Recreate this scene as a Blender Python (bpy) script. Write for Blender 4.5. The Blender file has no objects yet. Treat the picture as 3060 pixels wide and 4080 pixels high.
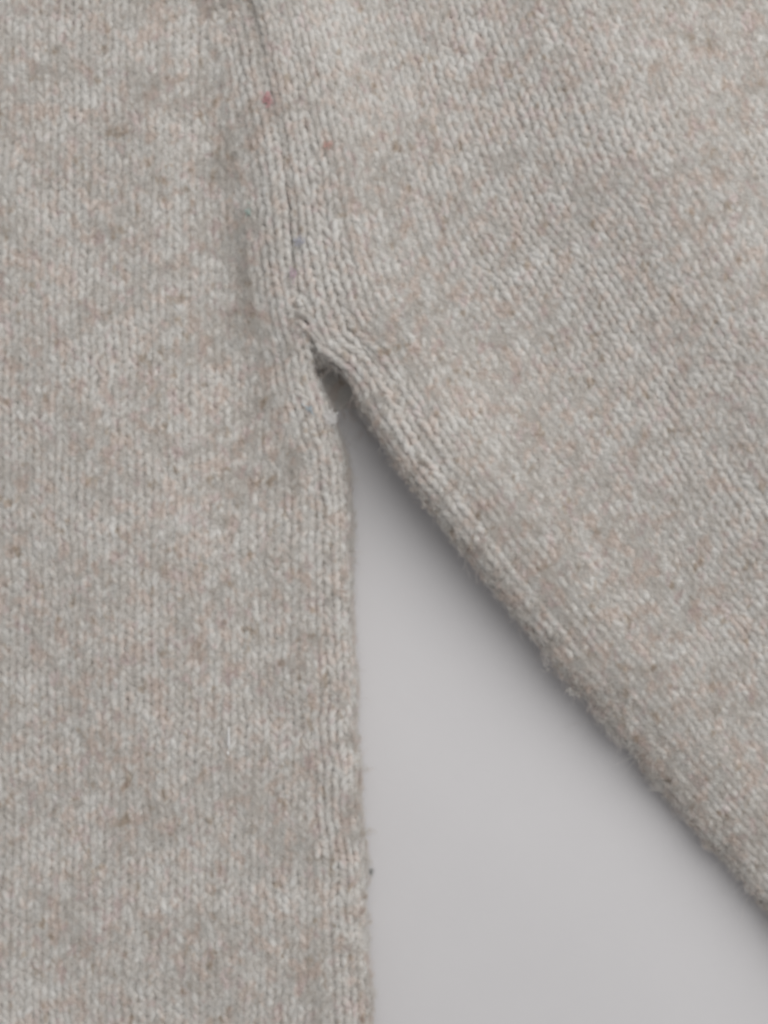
import bpy, math
import numpy as np

# ------------------------------------------------------------------ camera, light, exposure
K = 0.001                       # everything below is laid out in millimetres
DIST = 190.0                    # phone lens above the cloth
ZREF = 8.0                      # height of the cloth's upper face above the table
FW = 102.0                      # width of the view on the cloth
S = FW / 3060.0
rng = np.random.default_rng(11)

scene = bpy.context.scene
cam_d = bpy.data.cameras.new("camera")
cam = bpy.data.objects.new("camera", cam_d)
scene.collection.objects.link(cam)
cam.location = (0, 0, (ZREF + DIST) * K)
cam_d.sensor_fit = 'HORIZONTAL'
cam_d.sensor_width = 36
cam_d.lens = 36 * DIST / FW
cam_d.clip_start = 0.005
cam_d.clip_end = 20
cam_d.dof.use_dof = True
cam_d.dof.focus_distance = (DIST - 0.2) * K
cam_d.dof.aperture_fstop = (cam_d.lens) / 8.5
scene.camera = cam

w = bpy.data.worlds.new("World")
scene.world = w
w.use_nodes = True
w.node_tree.nodes["Background"].inputs[0].default_value = (1.0, 0.985, 0.99, 1)
w.node_tree.nodes["Background"].inputs[1].default_value = 0.295

def area(name, loc, target, size, power, col):
    d = bpy.data.lights.new(name, 'AREA')
    d.shape = 'DISK'
    d.size = size
    d.energy = power
    d.color = col
    o = bpy.data.objects.new(name, d)
    scene.collection.objects.link(o)
    o.location = loc
    import mathutils
    v = mathutils.Vector(target) - mathutils.Vector(loc)
    o.rotation_euler = v.to_track_quat('-Z', 'Y').to_euler()
    return o
area("ceiling_lamp", (0.29, 0.31, 0.57), (0.0, 0.0, 0), 0.95, 4.8, (1.0, 0.985, 0.965))

vs = scene.view_settings
vs.view_transform = 'Standard'
vs.look = 'None'
vs.exposure = 0.0
vs.gamma = 1.0
vs.use_curve_mapping = False
scene.render.engine = 'CYCLES'
scene.cycles.filter_width = 3.3
scene.cycles.max_bounces = 4
scene.cycles.diffuse_bounces = 4
scene.cycles_curves.shape = 'RIBBONS'
scene.cycles_curves.subdivisions = 1

# ------------------------------------------------------------------ helpers
def P(px, py, z=ZREF):
    """photo pixel -> mm on the level z"""
    f = (DIST + ZREF - z) / DIST * S
    return (px - 1530) * f, (2040 - py) * f

def link(o, parent=None):
    scene.collection.objects.link(o)
    if parent is not None:
        o.parent = parent
    return o

def mesh_obj(name, V, F, mat, parent=None, smooth=True):
    """V in mm (n,3); F (m,4) or (m,3) index array"""
    V = np.asarray(V, dtype=np.float32) * K
    F = np.asarray(F, dtype=np.int32)
    me = bpy.data.meshes.new(name)
    n, k = F.shape
    me.vertices.add(len(V))
    me.vertices.foreach_set("co", V.ravel())
    me.loops.add(n * k)
    me.loops.foreach_set("vertex_index", F.ravel())
    me.polygons.add(n)
    me.polygons.foreach_set("loop_start", np.arange(0, n * k, k, dtype=np.int32))
    me.polygons.foreach_set("loop_total", np.full(n, k, dtype=np.int32))
    if smooth:
        me.polygons.foreach_set("use_smooth", np.ones(n, dtype=bool))
    me.update(calc_edges=True)
    me.validate()
    me.materials.append(mat)
    return link(bpy.data.objects.new(name, me), parent)

class Noise:
    """smooth 2-D noise, a sum of plane waves around one wavelength (mm)"""
    def __init__(self, wl, n=14, seed=0):
        r = np.random.default_rng(seed)
        a = r.uniform(0, 2 * np.pi, n)
        k = 2 * np.pi / (wl * r.uniform(0.7, 1.6, n))
        self.kx, self.ky, self.ph = k * np.cos(a), k * np.sin(a), r.uniform(0, 6.28, n)
        self.n = n
    def __call__(self, x, y):
        x = np.asarray(x)[..., None]; y = np.asarray(y)[..., None]
        return np.sin(x * self.kx + y * self.ky + self.ph).sum(-1) / math.sqrt(self.n / 2)

def sstep(a, b, x):
    t = np.clip((x - a) / (b - a), 0, 1)
    return t * t * (3 - 2 * t)

def spline(xs, ys):
    """smooth interpolator through points: linear table filtered"""
    g = np.linspace(xs[0], xs[-1], 1600)
    v = np.interp(g, xs, ys)
    h = 20
    ker = np.hanning(2 * h + 1); ker /= ker.sum()
    vp = np.concatenate([2 * v[0] - v[1:h + 1][::-1], v, 2 * v[-1] - v[-h - 1:-1][::-1]])
    v = np.convolve(vp, ker, mode='valid')
    return lambda q: np.interp(q, g, v)

# ------------------------------------------------------------------ materials
SSS = False
def new_mat(name):
    m = bpy.data.materials.new(name)
    m.use_nodes = True
    nt = m.node_tree
    return m, nt, nt.nodes, nt.links, nt.nodes["Principled BSDF"]

def wool_material(name, gain=1.0, bump=True, fibre=False):
    m, nt, N, L, b = new_mat(name)
    b.inputs["Roughness"].default_value = 0.95
    b.inputs["Specular IOR Level"].default_value = 0.12
    b.inputs["Sheen Weight"].default_value = 0.12
    b.inputs["Sheen Roughness"].default_value = 0.6
    if SSS and not fibre:
        b.inputs["Subsurface Weight"].default_value = 0.7
        b.inputs["Subsurface Radius"].default_value = (1.0, 0.85, 0.7)
        b.inputs["Subsurface Scale"].default_value = 0.0006
    co = N.new("ShaderNodeTexCoord")
    def noise(scale, detail, seed, rough=0.55):
        mp = N.new("ShaderNodeMapping")
        mp.inputs["Location"].default_value = (seed * 0.37, seed * 0.11, seed * 0.05)
        mp.inputs["Scale"].default_value = (1, 0.72, 1)
        L.new(co.outputs["Object"], mp.inputs[0])
        t = N.new("ShaderNodeTexNoise")
        t.inputs["Scale"].default_value = scale
        t.inputs["Detail"].default_value = detail
        t.inputs["Roughness"].default_value = rough
        L.new(mp.outputs[0], t.inputs["Vector"])
        return t.outputs["Fac"]
    def ramp(src, lo, hi, amount=1.0):
        r = N.new("ShaderNodeMapRange")
        r.interpolation_type = 'SMOOTHSTEP'
        r.inputs["From Min"].default_value = lo
        r.inputs["From Max"].default_value = hi
        r.inputs["To Max"].default_value = amount
        L.new(src, r.inputs["Value"])
        return r.outputs[0]
    def mix(fac, a, bcol):
        x = N.new("ShaderNodeMix"); x.data_type = 'RGBA'
        L.new(fac, x.inputs[0])
        if isinstance(a, tuple): x.inputs[6].default_value = a
        else: L.new(a, x.inputs[6])
        x.inputs[7].default_value = bcol
        return x.outputs[2]
    g = gain
    c = mix(ramp(noise(520, 3, 1), 0.40, 0.62), (0.642 * g, 0.620 * g, 0.590 * g, 1), (0.678 * g, 0.668 * g, 0.646 * g, 1))
    c = mix(ramp(noise(560, 2, 5), 0.50, 0.66, 0.7), c, (0.665 * g, 0.585 * g, 0.535 * g, 1))     # peach flecks
    c = mix(ramp(noise(600, 2, 9), 0.56, 0.70, 0.75), c, (0.645 * g, 0.567 * g, 0.550 * g, 1))      # rose flecks
    c = mix(ramp(noise(620, 2, 14), 0.60, 0.74, 0.7), c, (0.46 * g, 0.38 * g, 0.30 * g, 1))     # tan flecks
    c = mix(ramp(noise(1400, 3, 21, 0.7), 0.50, 0.72, 0.35), c, (0.40 * g, 0.37 * g, 0.33 * g, 1))
    L.new(c, b.inputs["Base Color"])
    if fibre:                    # thin fibres let about half of the light through
        tr = N.new("ShaderNodeBsdfTranslucent")
        df = N.new("ShaderNodeBsdfDiffuse")
        mx = N.new("ShaderNodeMixShader")
        mx.inputs[0].default_value = 0.5
        L.new(c, tr.inputs[0]); L.new(c, df.inputs[0])
        L.new(df.outputs[0], mx.inputs[1]); L.new(tr.outputs[0], mx.inputs[2])
        L.new(mx.outputs[0], N["Material Output"].inputs[0])
    if bump:
        bp = N.new("ShaderNodeBump")
        bp.inputs["Strength"].default_value = 0.6
        bp.inputs["Distance"].default_value = 0.00025
        L.new(noise(3200, 4, 30, 0.7), bp.inputs["Height"])
        L.new(bp.outputs[0], b.inputs["Normal"])
    return m

M_yarn = wool_material("melange_wool_yarn", 1.0)
M_fuzz = wool_material("melange_wool_fuzz", 1.22, bump=False, fibre=True)
M_back = wool_material("melange_wool_ground", 1.0)

def plain(name, col, rough=0.9):
    m, nt, N, L, b = new_mat(name)
    co = N.new("ShaderNodeTexCoord")
    t = N.new("ShaderNodeTexNoise"); t.inputs["Scale"].default_value = 2500
    L.new(co.outputs["Object"], t.inputs["Vector"])
    x = N.new("ShaderNodeMix"); x.data_type = 'RGBA'
    x.inputs[6].default_value = (col[0] * .85, col[1] * .85, col[2] * .85, 1)
    x.inputs[7].default_value = (min(1, col[0] * 1.12), min(1, col[1] * 1.12), min(1, col[2] * 1.12), 1)
    L.new(t.outputs["Fac"], x.inputs[0]); L.new(x.outputs[2], b.inputs["Base Color"])
    b.inputs["Roughness"].default_value = rough
    return m

def table_material():
    m, nt, N, L, b = new_mat("white_table_laminate")
    co = N.new("ShaderNodeTexCoord")
    t = N.new("ShaderNodeTexNoise"); t.inputs["Scale"].default_value = 30; t.inputs["Detail"].default_value = 12; t.inputs["Roughness"].default_value = 0.75
    L.new(co.outputs["Object"], t.inputs["Vector"])
    x = N.new("ShaderNodeMix"); x.data_type = 'RGBA'
    x.inputs[6].default_value = (0.645, 0.637, 0.650, 1)
    x.inputs[7].default_value = (0.705, 0.697, 0.708, 1)
    L.new(t.outputs["Fac"], x.inputs[0]); L.new(x.outputs[2], b.inputs["Base Color"])
    b.inputs["Roughness"].default_value = 0.5
    b.inputs["Specular IOR Level"].default_value = 0.3
    f = N.new("ShaderNodeTexNoise"); f.inputs["Scale"].default_value = 900; f.inputs["Detail"].default_value = 3
    L.new(co.outputs["Object"], f.inputs["Vector"])
    bp = N.new("ShaderNodeBump"); bp.inputs["Strength"].default_value = 0.15; bp.inputs["Distance"].default_value = 0.0001
    L.new(f.outputs["Fac"], bp.inputs["Height"]); L.new(bp.outputs[0], b.inputs["Normal"])
    return m
M_table = table_material()

# ------------------------------------------------------------------ the table
tb = mesh_obj("table_top", [(-600, -600, 0), (600, -600, 0), (600, 600, 0), (-600, 600, 0),
                            (-600, -600, -25), (600, -600, -25), (600, 600, -25), (-600, 600, -25)],
              [(0, 1, 2, 3), (7, 6, 5, 4), (0, 4, 5, 1), (1, 5, 6, 2), (2, 6, 7, 3), (3, 7, 4, 0)], M_table, smooth=False)
tb["kind"] = "structure"
tb["label"] = "smooth white table top under the sweater"

# ------------------------------------------------------------------ cloth layout (mm)
W = 2.08         # width of one knit column
C = 1.30         # height of one course
R0 = 3.0        # radius of the folded edges
UP = P(0, 1395)[1]    # seam groove ends about here ...
DN = P(0, 1520)[1]    # ... and the two edges part

# armhole seam, then the edge of the body below the underarm
seam_pts = [(900, -260), (962, -100), (1012, 0), (1040, 120), (1086, 362), (1126, 590), (1154, 800), (1170, 1013), (1190, 1150)]
body_pts = seam_pts + [(1218, 1290), (1248, 1400), (1272, 1485), (1302, 1565), (1338, 1650), (1370, 1760), (1393, 1880), (1402, 2000), (1402, 2200), (1411, 2450),
            (1418, 2700), (1432, 3000), (1448, 3300), (1464, 3600), (1482, 4080), (1500, 4600)]
slv_pts = seam_pts + [(1222, 1290), (1262, 1400), (1335, 1458), (1400, 1540), (1438, 1614), (1490, 1705), (1556, 1830), (1650, 1960), (1818, 2165), (2000, 2385),
           (2200, 2630), (2400, 2868), (2640, 3142), (2860, 3390), (3060, 3615), (3460, 4080)]
bp_ = np.array([P(a, b, 4.5) for a, b in body_pts])
sp_ = np.array([P(a, b, 6.5) for a, b in slv_pts])

_fb = spline(bp_[::-1, 1], bp_[::-1, 0])
edge_wob = Noise(9, 10, 91)
def fb(y):
    return _fb(y) + 0.10 * edge_wob(y * 0 + 3.0, y) * sstep(UP, DN - 6, y)

# frame of the sleeve: e along the wales, n into the sleeve (up right)
ang = math.radians(-59.5)
e = np.array([math.cos(ang), math.sin(ang)])
n_ = np.array([-math.sin(ang), math.cos(ang)])
sv, sd = sp_ @ e, sp_ @ n_
_dev = spline(sv, sd)
d_mid = float(_dev(0.0)) + 5.0
LS = 50.0
_vg = np.linspace(sv[0], sv[-1], 1200)
_ker = np.hanning(301); _ker /= _ker.sum()
_dg = _dev(_vg)
_dgp = np.concatenate([2 * _dg[0] - _dg[1:151][::-1], _dg, 2 * _dg[-1] - _dg[-151:-1][::-1]])
_dgs = np.convolve(_dgp, _ker, 'valid')
def dev_smooth(v):
    """the same edge without its tight bend at the underarm"""
    return np.interp(v, _vg, _dgs) - d_mid

def dev(v):
    return _dev(v) - d_mid + 0.12 * edge_wob(v, v * 0 + 40.0) * sstep(-40, 0, v)

nb1, nb2 = Noise(38, 10, 3), Noise(15, 10, 4)
ns1, ns2 = Noise(42, 10, 7), Noise(17, 10, 8)

def gauss2(x, y, cx, cy, sx, sy, rot=0.0):
    c, s = math.cos(rot), math.sin(rot)
    dx, dy = x - cx, y - cy
    a, b = (c * dx + s * dy) / sx, (-s * dx + c * dy) / sy
    return np.exp(-0.5 * (a * a + b * b))

def G(px, py, sx, sy, rot, x, y):
    cx, cy = P(px, py)
    return gauss2(x, y, cx, cy, sx * S, sy * S, math.radians(rot))

def H_top(y):
    """the whole garment slopes away a little towards the top"""
    return -2.0 * sstep(P(0, 700)[1], P(0, -300)[1], y)

def H_body(x, y):
    h = 6.9 + H_top(y) + 0.22 * nb1(x, y) + 0.05 * nb2(x, y)
    h = h - 1.35 * G(865, 800, 115, 700, 5, x, y)           # hollow left of the seam
    d = fb(y) - x
    h = h + 0.5 * np.exp(-(d / 4.5) ** 2) * sstep(UP - 3, UP + 6, y)                  # raised seam ridge
    h = h - 0.45 * np.exp(-((d - 2.05 * W) / 0.38) ** 2) * sstep(UP - 3, UP + 6, y)    # groove beside the seam ridge
    h = h - 0.5 * G(960, 1600, 130, 500, 3, x, y)
    h = h + 0.5 * G(450, 2300, 260, 900, 10, x, y)
    h = h + 0.15 * G(1210, 2300, 120, 1200, 3, x, y)
    return h

def H_slv(x, y, X, v):
    low = sstep(UP + 2, DN - 7, y) * (1 - 0.92 * sstep(P(0, 1700)[1], P(0, 3300)[1], y)) * np.exp(-np.maximum(X, 0) / 14.0)
    h = 6.9 + H_top(y) + low * 4.0 + 0.16 * ns1(x, y) + 0.05 * ns2(x, y)
    h = h + 0.5 * np.exp(-(X / 4.5) ** 2) * sstep(UP - 3, UP + 6, y)
    h = h - 0.40 * np.exp(-((X - 2.0 * W) / 0.36) ** 2) * sstep(-50, -10, y)
    h = h + 1.0 * np.exp(-((X - 7) / 7.0) ** 2)            # soft roll behind the edge
    h = h + 3.8 * np.exp(-((X - 47) / 15.0) ** 2)          # broad fold towards the upper right
    h = h - 3.0 * sstep(P(0, 1800)[1], P(0, 3200)[1], y) * np.exp(-np.maximum(X, 0) / 22.0)
    return h

def fold(sg, y, rmul=1.0):
    """rounded fold / groove profile: distance in from the edge line and drop"""
    t = sstep(UP, DN, y)
    R = 1.5 + (R0 * rmul - 1.5) * t
    Xc = 1.35 + (R0 * rmul - 1.35) * t
    th = np.maximum(0, (Xc - sg) / R)
    cap = np.where(t > 0.3, 3.0, 1.3)
    over = np.maximum(0, th - cap) * R
    th = np.minimum(th, cap)
    X = np.where(sg < Xc, Xc - R * np.sin(th), sg)
    Z = -R * (1 - np.cos(th))
    X = X - over * np.cos(cap) + 0.03 + 0.67 * t      # the edge line is where the yarn ends, not its middle
    Z = Z - over * np.sin(cap)
    return X, np.where(sg < Xc, Z, 0.0)

def map_band(sg, y):
    """body cloth measured from its edge"""
    sg = np.asarray(sg, float); y = np.asarray(y, float)
    X, Z = fold(sg, y)
    f = fb(y); df = (fb(y + .5) - fb(y - .5))
    ln = np.sqrt(1 + df * df)
    x = f - X / ln; yy = y + X * df / ln
    z = H_body(x, yy) + Z
    return np.stack([x, yy, np.maximum(z, 0.35)], -1)

wv = Noise(22, 10, 17)
def map_main(x, y):
    """body cloth with straight vertical wales"""
    x = np.asarray(x, float); y = np.asarray(y, float)
    xx = x + 0.22 * wv(x, y)
    return np.stack([xx, y, H_body(xx, y)], -1)

ws = Noise(24, 10, 19)
def map_slv(sg, v):
    sg = np.asarray(sg, float); v = np.asarray(v, float)
    dv = dev(v)
    b = v[..., None] * e + (dv + d_mid)[..., None] * n_
    X, Z = fold(sg, b[..., 1], 0.72 - 0.22 * sstep(P(0, 1800)[1], P(0, 3200)[1], b[..., 1]))
    dsm = dev_smooth(v); Xp = np.maximum(X, 0)
    q = X + dsm * np.exp(-Xp / LS) + (dv - dsm) * np.exp(-(Xp / 9.0) ** 1.3) + d_mid + 0.3 * ws(sg, v) * sstep(4, 12, sg)
    p = v[..., None] * e + q[..., None] * n_
    z = H_slv(p[..., 0], p[..., 1], X, v) + Z
    return np.stack([p[..., 0], p[..., 1], np.maximum(z, 0.35)], -1)

def map_slvf(sg, u):
    """the sleeve with its along axis flipped, so the knit face looks up"""
    return map_slv(sg, -np.asarray(u, float))

def frame(fn, a, b):
    h = 0.08
    p = fn(a, b)
    ta = fn(a + h, b) - fn(a - h, b)
    tb_ = fn(a, b + h) - fn(a, b - h)
    n = np.cross(ta, tb_)
    n /= np.linalg.norm(n, axis=-1, keepdims=True) + 1e-12
    return p, n

# where the wool is rubbed flat and felted (0 .. 1)
fn1 = Noise(14, 12, 55)
def felt(x, y):
    f = 0.30 + 0.16 * fn1(x, y)
    f = f + 0.60 * G(985, 1400, 110, 620, 3, x, y) + 0.35 * G(900, 900, 130, 400, 0, x, y)
    f = f + 0.65 * G(1850, 1300, 150, 900, 32, x, y) + 0.5 * G(2950, 600, 260, 700, 0, x, y)
    f = f + 0.4 * G(2500, 2600, 500, 700, 30, x, y)
    f = f - 0.55 * G(1150, 700, 190, 700, -8, x, y) - 0.45 * G(1290, 2300, 80, 1500, 3, x, y)
    f = f - 0.45 * G(1600, 1750, 100, 600, 35, x, y)
    return np.clip(f, 0, 1)

XMIN, XMAX = P(-340, 0)[0], P(3400, 0)[0]
YMIN, YMAX = P(0, 4400)[1], P(0, -320)[1]

# ------------------------------------------------------------------ knitting
NS, SIDES = 13, 6
tt = np.linspace(0, 2 * np.pi, NS)
ST_X = tt / (2 * np.pi) - 0.5
ST_S = np.sin(2 * tt)
ST_Y = -np.cos(tt) * 0.88
ST_Z = -np.cos(2 * tt)
cs = np.linspace(0, 2 * np.pi, SIDES, endpoint=False)

def tubes(paths, nrm, rad):
    """paths (m,NS,3), nrm (m,NS,3), rad (m,NS) -> verts, quads of open tubes"""
    m, ns = paths.shape[:2]
    T = np.gradient(paths, axis=1)
    T /= np.linalg.norm(T, axis=-1, keepdims=True) + 1e-12
    B = np.cross(T, nrm); B /= np.linalg.norm(B, axis=-1, keepdims=True) + 1e-9
    Q = np.cross(B, T)
    ring = (B[:, :, None, :] * np.cos(cs)[None, None, :, None] + Q[:, :, None, :] * np.sin(cs)[None, None, :, None])
    V = paths[:, :, None, :] + ring * rad[:, :, None, None]
    idx = np.arange(m * ns * SIDES).reshape(m, ns, SIDES)
    a = idx[:, :-1, :]; b = np.roll(a, -1, axis=2)
    d = idx[:, 1:, :]; c = np.roll(d, -1, axis=2)
    F = np.stack([a, b, c, d], -1).reshape(-1, 4)
    return V.reshape(-1, 3), F

def column(name, fn, s0, vv, parent, relief=1.0, fat=1.0, stretch=1.0, vee0=0.225):
    """one column of knit stitches: fn maps cloth (across, along) to space"""
    m = len(vv)
    if m < 2: return None
    vj = vv + rng.normal(0, 0.08, m)
    sj = s0 + rng.normal(0, 0.08, m)
    base = fn(sj, vj)
    fl = felt(base[:, 0], base[:, 1])[:, None]
    wj = W * stretch * rng.normal(1.0, 0.05, m)[:, None]
    hj = C * rng.normal(1.0, 0.07, m)[:, None]
    lean = rng.normal(0, 0.10, m)[:, None]
    amp = (0.19 - 0.08 * fl) * relief * rng.normal(1, 0.16, m)[:, None]
    vee = rng.normal(vee0, 0.035, m)[:, None]
    a = sj[:, None] + (ST_X[None] + vee * ST_S[None]) * wj + lean * ST_Y[None]
    b = vj[:, None] + (ST_Y[None] * hj)
    a = a + rng.normal(0, 0.04, a.shape); b = b + rng.normal(0, 0.04, b.shape)
    p, n = frame(fn, a, b)
    p = p + n * (ST_Z[None] * amp + rng.normal(0, 0.02, a.shape) + rng.normal(0, 0.04, m)[:, None])[..., None]
    r = (0.545 + 0.05 * fl) * fat * rng.normal(1, 0.07, m)[:, None] * (1 + rng.normal(0, 0.07, a.shape))
    V, F = tubes(p, n, r)
    return mesh_obj(name, V, F, M_yarn, parent)

# top-level sweater
sweater = link(bpy.data.objects.new("sweater", None))
sweater.location = (0, 0, 0)
sweater["label"] = "pale oatmeal melange knitted wool sweater lying flat, side body and sleeve meeting at underarm"
sweater["category"] = "sweater"

def grid_sheet(name, fn, us, vs_, off, mat, parent, clamp=True):
    U, V = np.meshgrid(us, vs_, indexing='ij')
    p, n = frame(fn, U, V)
    if callable(off):
        off = off(p[..., 0], p[..., 1])[..., None]
    p = p + n * off
    if clamp:
        p[..., 2] = np.maximum(p[..., 2], 0.12)
    nu, nv = U.shape
    idx = np.arange(nu * nv).reshape(nu, nv)
    F = np.stack([idx[:-1, :-1], idx[1:, :-1], idx[1:, 1:], idx[:-1, 1:]], -1).reshape(-1, 4)
    return mesh_obj(name, p.reshape(-1, 3), F, mat, parent)

us_b = np.concatenate([np.linspace(-4.6, 6, 40), np.linspace(6.6, 70, 70)])
body = grid_sheet("body_panel", lambda s, y: map_band(s, y), us_b, np.linspace(YMIN - 4, YMAX + 4, 240), lambda x, y: -(-0.1 + 0.48 * felt(x, y)), M_back, sweater)
body["label"] = "body side of the sweater with straight upright knit columns"
us_s = np.concatenate([np.linspace(-4.6, 6, 40), np.linspace(6.6, 90, 90)])
vmin, vmax = -112.0, 112.0
sleeve = grid_sheet("sleeve", map_slvf, us_s, np.linspace(vmin, vmax, 330), lambda x, y: -0.04 + 0.5 * felt(x, y), M_back, sweater)
sleeve["label"] = "sleeve of the sweater with slanting knit columns"

NBAND = 3                        # columns that follow the seam on the body
# body: columns that follow the seam and the side edge
for k in range(-2, NBAND):
    y = np.arange(YMIN, YMAX, C) + rng.uniform(0, C)
    if k < 0:
        y = y[y < UP - 2 + k]
    # the body runs right to left from its edge, so the along axis is flipped to keep the face outside
    column("edge_knit_column", lambda s, v: map_band(s, -v), (k + .5) * W, -y[::-1], body,
           relief=1.5 if k >= 0 else 1.1, fat=0.92, vee0=0.18)
# body: straight columns
x = XMIN
while x < P(1420, 0)[0]:
    y = np.arange(YMIN, YMAX, C) + rng.uniform(0, C)
    lim = fb(y) - NBAND * W + 0.3 * W
    yy = y[x + 0.22 * wv(np.full_like(y, x), y) < lim]
    if len(yy) > 3:
        column("knit_column", map_main, x, yy, body)
    x += W
# sleeve
k = -2
while True:
    sg = (k + .5) * W
    v = np.arange(vmin, vmax, C) + rng.uniform(0, C)
    p = map_slv(np.full_like(v, sg), v)
    ok = (p[:, 0] > XMIN) & (p[:, 0] < XMAX) & (p[:, 1] > YMIN) & (p[:, 1] < YMAX)
    if k < 0: ok &= p[:, 1] < UP - 2 + k
    if k >= 0 and ok.sum() == 0: break
    column("edge_knit_column" if k < 4 else "knit_column", map_slvf, sg, -v[ok][::-1], sleeve,
           relief=1.5 if k < 4 else 1.0, fat=0.92 if k < 4 else 1.0, vee0=0.18 if k < 4 else 0.225)
    k += 1
    if k > 60: break

# ------------------------------------------------------------------ underarm: cloth bridging the two edges, messy seam end
def map_gus(t, y):
    t = np.asarray(t, float); y = np.asarray(y, float)
    xb = fb(y)
    # sleeve edge x at this height
    vs_tab = np.linspace(vmin, vmax, 900)
    bx = vs_tab * e[0] + (_dev(vs_tab)) * n_[0]; by = vs_tab * e[1] + _dev(vs_tab) * n_[1]
    xs = np.interp(-y, -by, bx)
    x = (xb - 1.2) * (1 - t) + (xs + 1.2) * t
    q = np.clip((P(0, 1330)[1] - y) / (P(0, 1330)[1] - P(0, 1900)[1]), 0, 1)
    z = 4.6 - 6.0 * q ** 0.5 - 0.4 * np.sin(np.pi * t)
    return np.stack([x, y, z], -1)
gus = grid_sheet("underarm_gusset", map_gus, np.linspace(0, 1, 10), np.linspace(P(0, 1910)[1], P(0, 1180)[1], 40), 0.0, M_back, sweater, clamp=False)

def yarn_curve(pts, n=26, jit=0.05):
    pts = np.array(pts, float)
    t = np.linspace(0, len(pts) - 1, n)
    out = np.stack([np.interp(t, np.arange(len(pts)), pts[:, i]) for i in range(3)], -1)
    ker = np.array([1, 2, 3, 2, 1.]) / 9
    for i in range(3):
        q = np.pad(out[:, i], 2, mode='edge')
        out[:, i] = np.convolve(q, ker, 'valid')
    return out + rng.normal(0, jit, out.shape)

def tube_obj(name, curves, rad, mat, parent):
    Vs, Fs, o = [], [], 0
    for c in curves:
        nn = np.zeros((1,) + c.shape); nn[..., 2] = 1; nn[..., 0] = 0.13
        ramp_ = np.sin(np.linspace(0.12, np.pi - 0.12, len(c))) ** 0.35
        V, F = tubes(c[None], nn, (rad * ramp_)[None])
        Vs.append(V); Fs.append(F + o); o += len(V)
    return mesh_obj(name, np.concatenate(Vs), np.concatenate(Fs), mat, parent)

def surf_z(px, py):
    """height of the cloth at a photo pixel, on whichever side of the seam it lies"""
    x, y = P(px, py, 5.5)
    if x < fb(np.array([y]))[0]:
        return float(H_body(np.array([x]), np.array([y]))[0])
    q = np.array([x, y])
    v = q @ e; X = q @ n_ - d_mid - float(dev(np.array([v]))[0])
    return float(H_slv(np.array([x]), np.array([y]), np.array([X]), np.array([v]))[0])

knots = [[(1070, 1190, .3), (1110, 1222, .6), (1170, 1205, .7), (1220, 1180, .4)],
         [(1080, 1280, .2), (1118, 1245, .7), (1135, 1300, .8), (1112, 1365, .3)],
         [(1150, 1232, .5), (1200, 1250, .9), (1262, 1290, .6), (1300, 1345, .2)],
         [(1140, 1318, .4), (1190, 1285, .9), (1240, 1330, .6), (1285, 1385, .1)],
         [(1150, 1372, .1), (1175, 1335, .6), (1220, 1360, .4), (1250, 1395, -.1)],
         [(1100, 1330, .3), (1118, 1390, .6), (1128, 1440, .3)],
         [(1215, 1170, .4), (1190, 1210, .9), (1215, 1245, .8)],
         [(1165, 1285, .5), (1195, 1320, .8), (1180, 1365, .5), (1150, 1400, .2)],
         [(1230, 1300, .6), (1275, 1345, .7), (1310, 1400, .3), (1335, 1440, 0)]]
for kn in knots:
    c = yarn_curve([(*P(a, b, 6), surf_z(a, b) + h - 0.55) for a, b, h in kn])
    tube_obj("seam_yarn_loop", [c], np.full(len(c), 0.48), M_yarn, sweater)

# ------------------------------------------------------------------ fuzz
def hair_obj(name, pts, radii, mat, parent):
    """pts (m,k,3) mm"""
    m, kk = pts.shape[:2]
    cu = bpy.data.hair_curves.new(name)
    cu.add_curves([kk] * m)
    cu.attributes["position"].data.foreach_set("vector", (pts * K).astype(np.float32).ravel())
    at = cu.attributes.get("radius") or cu.attributes.new("radius", 'FLOAT', 'POINT')
    at.data.foreach_set("value", (radii * K).astype(np.float32).ravel())
    cu.materials.append(mat)
    o = link(bpy.data.objects.new(name, cu), parent)
    o["kind"] = "stuff"
    return o

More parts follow.
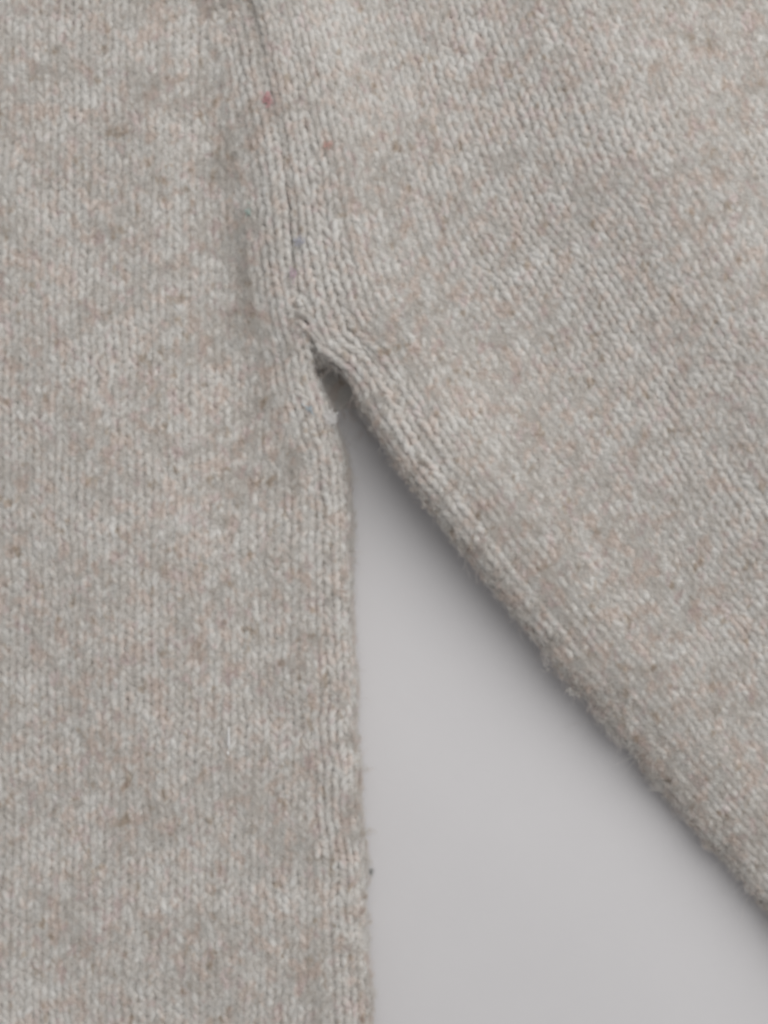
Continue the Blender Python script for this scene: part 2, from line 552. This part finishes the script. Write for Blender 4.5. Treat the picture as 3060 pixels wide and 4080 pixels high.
def fuzz(name, fn, A, B, parent, flip=1.0, long_frac=0.03, lift=1.0, seg=5):
    p, n = frame(fn, A, B)
    n = n * flip
    ok = (p[:, 0] > XMIN + 5) & (p[:, 0] < XMAX - 5) & (p[:, 1] > YMIN + 5) & (p[:, 1] < YMAX - 5)
    p, n = p[ok], n[ok]
    m = len(p)
    fl = felt(p[:, 0], p[:, 1])
    keep = rng.uniform(0, 1, m) < 0.35 + 0.65 * fl
    p, n, fl = p[keep], n[keep], fl[keep]
    m = len(p)
    # tangent directions
    d = rng.normal(0, 1, (m, 3)); d[:, 1] *= 1.35
    d -= n * (d * n).sum(-1, keepdims=True)
    d /= np.linalg.norm(d, axis=-1, keepdims=True)
    s = np.cross(n, d)
    ln = rng.gamma(3, 0.50, m)                      # mm
    lng = rng.uniform(0, 1, m) < long_frac
    ln = np.where(lng, ln * 1.7, ln)
    t = np.linspace(0, 1, seg)[None]
    hgt = (0.10 + 0.35 * rng.uniform(0, 1, m) ** 2 + np.where(lng, 0.5 * rng.uniform(0, 1, m), 0)) * lift
    base = 0.30 + 0.45 * rng.uniform(0, 1, m)
    arch = np.sin(t * np.pi * rng.uniform(0.5, 1.0, m)[:, None])
    curl = rng.normal(0, 0.33, m)[:, None] * ln[:, None]
    wig = rng.uniform(0, 6.28, m)[:, None]
    wf = rng.uniform(3, 9, m)[:, None]
    q = (p[:, None] + d[:, None] * (t * ln[:, None])[..., None]
         + s[:, None] * (curl * t * t + 0.10 * np.sin(wig + wf * t))[..., None]
         + n[:, None] * (base[:, None] + hgt[:, None] * arch + 0.05 * np.sin(wig * 2 + wf * t))[..., None])
    rad = np.repeat((rng.uniform(0.009, 0.024, m) * (0.9 + 0.25 * fl))[:, None], seg, 1) * np.array([1] * (seg - 1) + [0.5])[None]
    return hair_obj(name, q, rad, M_fuzz, parent)

NB_, NS_ = 230000, 260000
fuzz("fuzz", lambda a, b: map_band(a, -b), rng.uniform(-2.8, NBAND * W + 0.8, 40000), -rng.uniform(YMIN, YMAX, 40000), body)
xb = rng.uniform(XMIN, P(1450, 0)[0], NB_); yb = rng.uniform(YMIN, YMAX, NB_)
ok = xb < fb(yb) - NBAND * W * 0.9
fuzz("fuzz", map_main, xb[ok], yb[ok], body)
fuzz("fuzz", map_slvf, rng.uniform(-2.8, 8, 60000), rng.uniform(vmin, vmax, 60000), sleeve, long_frac=0.03)
fuzz("fuzz", map_slvf, rng.uniform(8, 80, NS_), rng.uniform(vmin, vmax, NS_), sleeve)
fuzz("fuzz", map_gus, rng.uniform(0, 1, 2500), rng.uniform(P(0, 1880)[1], P(0, 1180)[1], 2500), gus)

# ------------------------------------------------------------------ pilling along the rubbed edges
def pilling(name, fn, A, B, parent, n_strands=56, size=0.46, seg=5):
    """little balls of matted fibre standing on the cloth"""
    p, n = frame(fn, A, B)
    ok = (p[:, 0] > XMIN) & (p[:, 0] < XMAX) & (p[:, 1] > YMIN) & (p[:, 1] < YMAX)
    p, n = p[ok], n[ok]
    m = len(p)
    sz = size * rng.gamma(5, 0.2, m)
    c = p + n * (0.55 + 0.35 * sz)[:, None]
    cc = np.repeat(c, n_strands, 0); ss = np.repeat(sz, n_strands)
    M = len(cc)
    q = np.zeros((M, seg, 3))
    a = rng.normal(0, 1, (M, 3)); a /= np.linalg.norm(a, axis=1, keepdims=True)
    b = rng.normal(0, 1, (M, 3)); b /= np.linalg.norm(b, axis=1, keepdims=True)
    rr = ss * rng.uniform(0.3, 1.0, M) ** 0.5
    squash = np.repeat(np.exp(rng.normal(0, 0.3, (m, 3))), n_strands, 0)
    for j in range(seg):
        t = j / (seg - 1)
        d = a * math.cos(1.3 * t) + b * math.sin(1.3 * t)
        q[:, j] = cc + d * (rr * (1 + 0.15 * t * t))[:, None] * squash + rng.normal(0, 0.05, (M, 3))
    rad = np.repeat(rng.uniform(0.010, 0.022, M)[:, None], seg, 1)
    return hair_obj(name, q, rad, M_fuzz, parent)

nS = 520
pilling("pilling", map_slvf, rng.normal(0.2, 1.5, nS).clip(-2.2, 6), -(rng.uniform(-14, vmax, nS)), sleeve)
nS = 130
pilling("pilling", lambda a, b: map_band(a, -b), rng.normal(0.0, 1.6, nS).clip(-2.2, 6), -rng.uniform(YMIN, UP - 3, nS), body, size=0.5)
nS = 120
pilling("pilling", map_slvf, rng.uniform(6, 70, nS), rng.uniform(vmin, vmax, nS), sleeve, n_strands=26, size=0.42)
pilling("pilling", map_main, rng.uniform(XMIN, P(1000, 0)[0], nS), rng.uniform(YMIN, YMAX, nS), body, n_strands=26, size=0.42)

def junction(a, b):
    a = np.asarray(a, float); b = np.asarray(b, float)
    return np.stack([a, b, H_body(a, b) - 0.35], -1)
jx, jy = P(1195, 1295)
pilling("pilling", junction, rng.normal(jx, 1.3, 26), rng.normal(jy, 1.6, 26), sweater, n_strands=60, size=0.55)

# ------------------------------------------------------------------ lint
def lint(px, py, col, size, label, nf=14, stretch=(1, 1), rad=0.05, z=None, name="lint_speck", group="lint on the wool", rot=0.0):
    zz = surf_z(px, py) + 1.0 if z is None else z
    x, y = P(px, py, zz)
    cr, sr = math.cos(rot), math.sin(rot)
    curves = []
    for i in range(nf):
        c0 = rng.normal(0, 0.3, 3) * size * np.array([stretch[0], stretch[1], 0.45])
        pts = [c0]
        for j in range(4):
            pts.append(pts[-1] * 0.8 + rng.normal(0, 0.24, 3) * size * np.array([stretch[0], stretch[1], 0.4]))
        pts = np.array(pts)
        pts[:, 2] = np.maximum(pts[:, 2], -0.2 * size)
        c = yarn_curve(pts, 12, 0.01)
        c = np.stack([c[:, 0] * cr - c[:, 1] * sr, c[:, 0] * sr + c[:, 1] * cr, c[:, 2]], -1)
        curves.append(c + np.array([x, y, zz]))
    V = np.concatenate(curves)
    o = tube_obj(name, curves, np.full(12, rad), plain("lint_" + label.split()[0], col), None)
    o["label"] = label; o["category"] = "lint"
    return o

lint(1060, 392, (0.70, 0.43, 0.44), 1.25, "pink lint fleck caught on the seam near the top", 34)
lint(1306, 578, (0.69, 0.45, 0.40), 0.85, "small coral lint fleck just right of the armhole seam", 14)
lint(985, 835, (0.46, 0.56, 0.52), 1.2, "pale green lint wisp left of the armhole seam", 12, (0.6, 1.4))
lint(1190, 965, (0.50, 0.51, 0.57), 1.1, "dull blue lint tuft lying in the seam groove", 16)
lint(1168, 1090, (0.60, 0.47, 0.53), 1.15, "mauve lint wisp in the seam groove above the underarm", 14, (0.6, 1.4))
lint(1232, 1625, (0.50, 0.57, 0.61), 1.2, "light blue lint strand on the body edge below the underarm", 14, (0.5, 1.2), rot=0.6)
lint(1315, 1668, (0.86, 0.85, 0.84), 1.25, "white round fluff ball on the body edge below the underarm", 110, rad=0.035, z=6.4)
lint(911, 2950, (0.92, 0.92, 0.91), 0.8, "short bright white lint sliver on the lower body", 26, (0.28, 2.4), rad=0.10, z=surf_z(911, 2950) + 1.35)
lint(2285, 2755, (0.80, 0.78, 0.74), 1.6, "white fibre tuft sticking out of the sleeve edge", 14, (1.6, 0.5), rot=-0.35, z=5.4, rad=0.045)
lint(1478, 3475, (0.16, 0.17, 0.17), 0.7, "tiny dark grey lint speck on the white table", 14, z=0.25)
